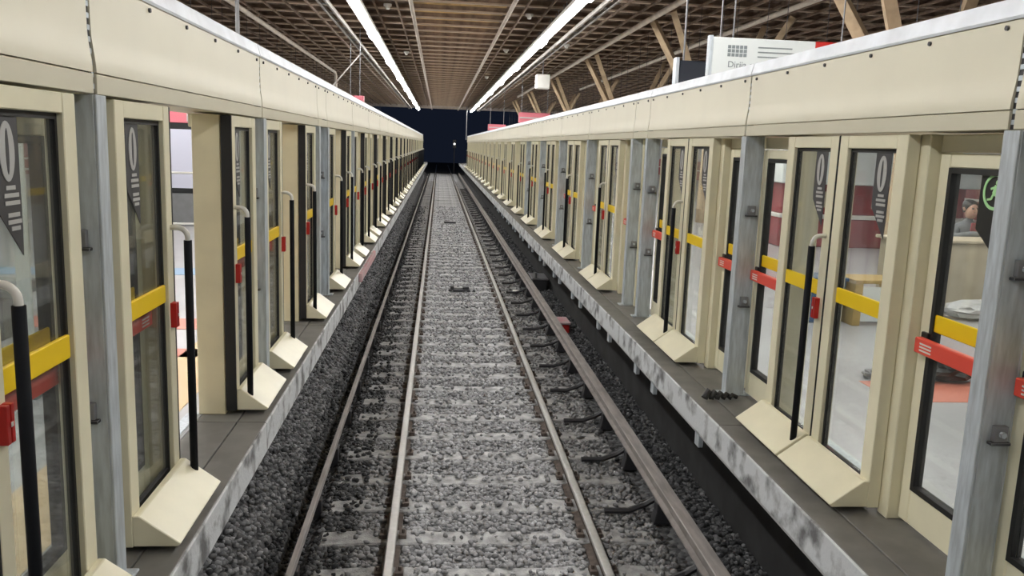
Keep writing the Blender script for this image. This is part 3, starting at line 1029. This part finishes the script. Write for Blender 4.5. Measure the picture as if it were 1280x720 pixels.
mo = thing('hanging_monitor', 'dark hanging information monitor seen from behind above the closed-door header', 'monitor', (4.05, 16.2, 4.15))
m = MB(); m.box(0, 1.15, 0, .18, 0, .75, NAVY); link('casing', m.mesh('casing', .02), mo)
m = MB(); m.box(-.07, -.005, -.02, .20, -.02, .80, GALV); link('side_frame', m.mesh('side_frame', .006), mo)
m = MB(); m.tube([(.1, .09, .75), (.1, .09, CEIL_Z - 4.15)], .02, MIDM, 6); link('hanger', m.mesh('hanger'), mo)
for (x, y, z, w, h, lab) in ((3.75, 45.9, 4.42, 1.7, .55, 'red hanging box sign over the closed-door platform, wider one'),
                             (2.9, 60, 4.2, 1.25, .42, 'small red hanging box sign over the closed-door platform, farther one'),
                             (-3.78, 30, 4.32, .62, .36, 'red hanging box sign peeping above the open-door headers')):
    t_ = thing('hanging_box_sign', lab, 'sign', (x, y, z))
    m = MB(); m.box(0, w, 0, .25, 0, h, PINKS); link('box', m.mesh('box', .01), t_)
    m = MB(); m.box(.05, w - .05, -.01, 0, h * .42, h * .55, STICKW); link('printed_line', m.mesh('printed_line'), t_)
    for q in (.15, w - .15):
        m = MB(); m.tube([(q, .12, h), (q, .12, CEIL_Z - z)], .015, MIDM, 6)
        link('hanger', m.mesh('hanger'), t_)

# ------------------------------------------------------------------ things on the open-door platform
ad = thing('display_board', 'black framed blank display board with a red banner on top, behind the first open doorways', 'board', (-7.75, 18.2, ZP))
BW = 2.40
m = MB(); m.box(0, BW, 0, .15, .70, 2.15, BLACK); link('frame', m.mesh('frame', .01), ad)
m = MB(); m.box(.1, BW - .1, -.012, 0, .80, 2.02, POSTER); link('poster', m.mesh('poster'), ad)
m = MB(); m.box(0, BW, -.02, .17, 2.15, 2.58, PINKS); link('banner', m.mesh('banner', .01), ad)
m = MB(); m.box(0.1, BW - .1, -.028, -.02, 2.42, 2.445, STICKW); m.box(2.0, 2.02, -.028, -.02, 2.18, 2.42, STICKW); link('banner_line', m.mesh('banner_line'), ad)
m = MB(); m.box(.03, BW - .03, .02, .13, 0, .70, BENCHG); link('plinth', m.mesh('plinth', .01), ad)
gr = thing('guard_rail', 'white tubular guard rail standing in front of the display board', 'railing', (-5.6, 13.6, ZP))
for z in (1.30, .50):
    m = MB(); m.tube([(-1.5, 0, z), (2.0, 0, z + .03)], .018, WHITE, 8); link('rail_bar', m.mesh('rail_bar', smooth=True), gr)
for x in (-1.3, .77, 1.9):
    m = MB(); m.tube([(x, 0, 0), (x, 0, 1.31)], .024, MIDM, 8); link('upright', m.mesh('upright', smooth=True), gr)
bn = thing('platform_bench', 'low grey stone bench on the platform behind the nearest retracted leaf', 'bench', (-5.2, 8.0, ZP))
m = MB(); m.box(-.9, .9, -.25, .25, .40, .52, BENCHG); link('seat', m.mesh('seat', .015), bn)
for x in (-.65, .65):
    m = MB(); m.box(x - .1, x + .1, -.2, .2, 0, .40, BENCHG); link('leg', m.mesh('leg', .01), bn)
bn = thing('platform_bench', 'second grey stone bench farther from the doors behind the nearest leaf', 'bench', (-6.6, 10.0, ZP))
m = MB(); m.box(-.9, .9, -.25, .25, .40, .52, BENCHG); link('seat', m.mesh('seat', .015), bn)
for x in (-.65, .65):
    m = MB(); m.box(x - .1, x + .1, -.2, .2, 0, .40, BENCHG); link('leg', m.mesh('leg', .01), bn)
rb = thing('upright_panel', 'narrow white upright panel behind the nearest retracted leaf', 'banner', (-3.45, 6.15, ZP))  # plain white strip standing upright on a small foot
m = MB(); m.box(-.05, .05, -.01, .01, .05, 1.98, SIGNW); link('banner', m.mesh('banner', .003), rb)
m = MB(); m.box(-.09, .09, -.1, .1, 0, .05, MIDM); link('foot', m.mesh('foot', .006), rb)


def marking(name, label, x0, x1, y0, y1, mt, rz=0.0):
    m = MB()
    cx_, cy_ = (x0 + x1) / 2, (y0 + y1) / 2
    m.box(x0 - cx_, x1 - cx_, y0 - cy_, y1 - cy_, 0, .004, mt)
    tag(link(name, m.mesh(name), None, (cx_, cy_, ZP), rz), label, 'floor marking')


marking('floor_marking', 'pale blue painted stripe on the floor behind the second open doorway', -8.0, -3.0, 11.6, 12.2, BLUEL, 0.12)
marking('floor_marking', 'red painted patch beyond the blue floor stripe', -5.4, -4.1, 10.9, 11.5, ORANGEL)
marking('floor_marking', 'red painted band on the floor near the cable coil', -5.0, -2.9, 8.4, 8.9, ORANGEL)
marking('floor_marking', 'second red painted band between cable coil and doors', -4.2, -2.6, 7.3, 7.6, ORANGEL)
marking('floor_marking', 'sand coloured strip along the inside of the open doors', -2.75, -2.3, 3.5, 9.5, SANDL)
marking('floor_marking', 'faded red painted patch on the floor behind the first closed door pair', 3.2, 5.0, 6.2, 6.8, ORANGEL)


def coil(name, label, x, y, r, mt, turns=4):
    m = MB()
    pts = []
    for k in range(turns * 14):
        t = 2 * math.pi * k / 14
        rr = r * (1 + .12 * math.sin(k * 1.7))
        pts.append((rr * math.cos(t), rr * math.sin(t) * .8, .015 + .006 * (k / 14) + .01 * math.sin(k)))
    m.tube(pts, .012, mt, 5)
    tag(link(name, m.mesh(name, smooth=True), None, (x, y, ZP)), label, 'cable')


coil('cable_coil', 'grey cable coil lying on the floor seen through the open doorway', -3.25, 7.95, .22, MIDM)
coil('cable_coil', 'small dark cable loop on the sand coloured strip by the doors', -2.42, 5.35, .09, DARKM, 1)
coil('cable_coil', 'tangled grey cable coil on the floor behind the first closed door pair', 3.50, 6.9, .18, MIDM, 6)

# ------------------------------------------------------------------ things on the closed-door platform
ct = thing('counter', 'beige counter with a person behind it, seen through the nearest glass', 'counter', (6.35, 10.6, ZP))
m = MB(); m.box(-.85, 1.1, -.25, .25, 0, .88, BEIGE); link('front', m.mesh('front', .012), ct)
m = MB(); m.box(-.9, 1.15, -.3, .3, .88, .92, BEIGE); link('worktop', m.mesh('worktop', .008), ct)
st_ = thing('stool', 'plain grey stool behind the beige counter', 'stool', (7.05, 11.4, ZP))
m = MB(); m.tube([(0, 0, .39), (0, 0, .44)], .19, MIDM, 14); link('seat', m.mesh('seat'), st_)
for a in range(4):
    t = math.pi / 4 + a * math.pi / 2
    m = MB(); m.tube([(.12 * math.cos(t), .12 * math.sin(t), .39), (.2 * math.cos(t), .2 * math.sin(t), 0)], .016, MIDM, 6); link('leg', m.mesh('leg'), st_)


def skin_mesh(name, verts, edges, radii, mt, levels=2):
    me = bpy.data.meshes.new(name)
    me.from_pydata(verts, edges, [])
    o = bpy.data.objects.new(name, me)
    COL.objects.link(o)
    o.modifiers.new('skin', 'SKIN')
    layer = me.skin_vertices[0].data
    for i, r in enumerate(radii):
        layer[i].radius = (r, r) if not isinstance(r, tuple) else r
        layer[i].use_root = (i == 0)
    sb = o.modifiers.new('sub', 'SUBSURF'); sb.levels = levels; sb.render_levels = levels
    dg = bpy.context.evaluated_depsgraph_get()
    out = bpy.data.meshes.new_from_object(o.evaluated_get(dg))
    bpy.data.objects.remove(o)
    out.name = name
    out.materials.clear()
    out.materials.append(mt)
    out.shade_smooth()
    return out


# seated person, hips on the stool, forearms on the counter, facing the track
pe = thing('person', 'dark-haired person in a grey jacket seated behind the beige counter', 'person', (7.05, 11.4, ZP - .10))
pv = [(0, 0, .64), (0, -.02, .80), (0, -.05, 1.00), (0, -.06, 1.12), (0, -.07, 1.20), (0, -.085, 1.27),
      (-.17, -.06, 1.10), (-.25, -.16, .98), (-.16, -.44, .985+.07), (-.08, -.52, .985+.07),
      (.17, -.06, 1.10), (.25, -.16, .98), (.16, -.44, .985+.07), (.08, -.52, .985+.07),
      (-.10, -.10, .62), (-.13, -.40, .60), (-.13, -.34, .22), (-.13, -.42, .16),
      (.10, -.10, .62), (.13, -.40, .60), (.13, -.34, .22), (.13, -.42, .16)]
pe_e = [(0, 1), (1, 2), (2, 3), (3, 4), (4, 5), (3, 6), (6, 7), (7, 8), (8, 9), (3, 10), (10, 11), (11, 12), (12, 13),
        (0, 14), (14, 15), (15, 16), (16, 17), (0, 18), (18, 19), (19, 20), (20, 21)]
pr_ = [.15, .14, .16, .12, .06, .05, .075, .055, .042, .035, .075, .055, .042, .035, .10, .075, .05, .045, .10, .075, .05, .045]
link('body', skin_mesh('body', pv, pe_e, pr_, GREYC), pe)
hv = [(0, -.09, 1.23), (0, -.10, 1.32), (0, -.105, 1.40), (0, -.10, 1.47)]
m_ = skin_mesh('head', hv, [(0, 1), (1, 2), (2, 3)], [.055, (.085, .095), (.09, .105), (.06, .07)], SKIN, 2)
link('head', m_, pe)
m = MB()
m.prism([(-.014, 1.335), (.014, 1.335), (.008, 1.385), (-.008, 1.385)], 'y', -.225, -.18, SKIN)
link('nose', m.mesh('nose', .004), pe)
m = MB()
for sx in (-1, 1):
    m.tube([(sx * .035, -.185, 1.39), (sx * .035, -.207, 1.39)], .012, BLACK, 8)
link('eyes', m.mesh('eyes'), pe)
m = MB(); m.box(-.026, .026, -.206, -.18, 1.300, 1.312, LIPS); link('mouth', m.mesh('mouth', .003), pe)
m = MB()
for sx in (-1, 1):
    m.tube([(sx * .085, -.09, 1.36), (sx * .105, -.085, 1.40)], .018, SKIN, 6)
link('ears', m.mesh('ears'), pe)
hh = skin_mesh('hair', [(0, -.055, 1.30), (0, -.055, 1.40), (0, -.085, 1.46), (0, -.10, 1.50)], [(0, 1), (1, 2), (2, 3)], [.085, (.115, .105), (.11, .115), .07], HAIR, 2)
link('hair', hh, pe)
m = MB(); m.prism([(-.06, .92), (.06, .92), (.045, 1.19), (-.045, 1.19)], 'y', -.235, -.20, MARCL)
link('shirt_front', m.mesh('shirt_front', .008), pe)
for sx in (-1, 1):
    b0 = Vector((sx * .075, -.53, .985+.07))
    hv, he, hr = [tuple(b0), tuple(b0 + Vector((-sx * .02, -.05, 0)))], [(0, 1)], [.034, .036]
    for f_, (dx, ln) in enumerate(((-.030, .062), (-.010, .072), (.010, .068), (.028, .052))):
        i0 = len(hv)
        p0 = b0 + Vector((dx - sx * .02, -.075, .0))
        hv += [tuple(p0), tuple(p0 + Vector((0, -ln * .5, .004))), tuple(p0 + Vector((0, -ln, -.010)))]
        he += [(1, i0), (i0, i0 + 1), (i0 + 1, i0 + 2)]
        hr += [.010, .009, .008]
    i0 = len(hv)
    hv += [tuple(b0 + Vector((-sx * .06, -.03, .0))), tuple(b0 + Vector((-sx * .075, -.075, -.004)))]
    he += [(0, i0), (i0, i0 + 1)]
    hr += [.012, .010]
    link('hand', skin_mesh('hand', hv, he, hr, SKIN, 1), pe)


def crumple(name, label, cat, loc, size, mt, seed):
    r = random.Random(seed)
    b = bmesh.new()
    bmesh.ops.create_icosphere(b, subdivisions=3, radius=1)
    for v in b.verts:
        k = 1 + r.uniform(-.16, .12)
        v.co = Vector((v.co.x * size[0] * k, v.co.y * size[1] * k, max(-.98, v.co.z) * size[2] * k + size[2] * .95))
    me = bpy.data.meshes.new(name); b.to_mesh(me); b.free()
    me.materials.append(mt)
    tag(link(name, me, None, loc), label, cat)


crumple('plastic_bag', 'crumpled clear plastic bag in front of the beige counter', 'bag', (5.55, 9.75, ZP), (.22, .2, .22), PLASTIC, 3)
crumple('plastic_bag', 'wide crumpled grey plastic sheet heap at the foot of the beige counter', 'bag', (6.3, 9.7, ZP), (.5, .25, .12), PLASTIC, 5)
crumple('tool_bag', 'black soft tool bag on the floor behind the nearest glass', 'bag', (4.05, 6.85, ZP), (.26, .18, .12), BLACK, 9)
bb = thing('storage_bin', 'dark blue plastic bin on the floor behind the first closed door pair', 'bin', (4.05, 9.5, ZP))
m = MB(); m.prism([(-.20, 0), (.20, 0), (.24, .5), (-.24, .5)], 'y', -.2, .2, BLUEB); link('tub', m.mesh('tub', .01), bb)
m = MB(); m.box(-.26, .26, -.22, .22, .5, .54, BLUEB); link('rim', m.mesh('rim', .008), bb)
cr = thing('wooden_crate', 'ochre wooden crate with a white panel beside the blue bin', 'crate', (4.65, 9.4, ZP))
for x in (-.28, .28):
    m = MB(); m.box(x - .05, x + .05, -.25, .25, 0, .5, OCHRE); link('side_board', m.mesh('side_board', .006), cr)
m = MB(); m.box(-.23, .23, -.24, -.2, .05, .46, SIGNW); link('front_panel', m.mesh('front_panel', .006), cr)
m = MB(); m.box(-.33, .33, -.25, .25, .5, .54, OCHRE); link('lid', m.mesh('lid', .006), cr)
# low kiosk with white top and maroon panels
ki = thing('kiosk', 'maroon panelled kiosk with a white upper fascia behind the closed doors', 'kiosk', (9.0, 18.6, ZP))
m = MB(); m.box(-2.2, 2.2, -1.2, 1.2, 0, .62, MAROON); link('counter_body', m.mesh('counter_body', .02), ki)
m = MB(); m.box(-2.22, 2.22, -1.25, 1.25, .62, .70, WHITE); link('ledge', m.mesh('ledge', .01), ki)
m = MB(); m.box(-2.1, 2.1, -1.0, 1.1, .70, 1.36, MAROON); link('back_panel', m.mesh('back_panel', .02), ki)
m = MB(); m.box(-2.25, 2.25, -1.3, 1.3, 1.36, 2.3, SIGNW); link('fascia_box', m.mesh('fascia_box', .02), ki)
for x in (-1.3, .2, 1.3):
    m = MB(); m.box(x - .25, x + .25, -1.03, -1.0, .85, 1.2, BEIGE); link('menu_board', m.mesh('menu_board', .006), ki)

# ------------------------------------------------------------------ signal in the dark beyond the hall
sl = thing('track_signal', 'signal mast with a small white light in the dark beyond the tracks', 'signal', (1.19, 95, -0.2))
m = MB(); m.tube([(0, .2, 0), (0, .2, 3.6)], .06, DARKM, 8); link('mast', m.mesh('mast'), sl)
m = MB(); m.box(-.2, .2, 0, .25, 2.9, 3.8, BLACK); link('head', m.mesh('head', .03), sl)
m = MB(); m.tube([(0, 0, 3.34), (0, -.05, 3.34)], .09, SIGLAMP, 12); link('lens', m.mesh('lens'), sl)
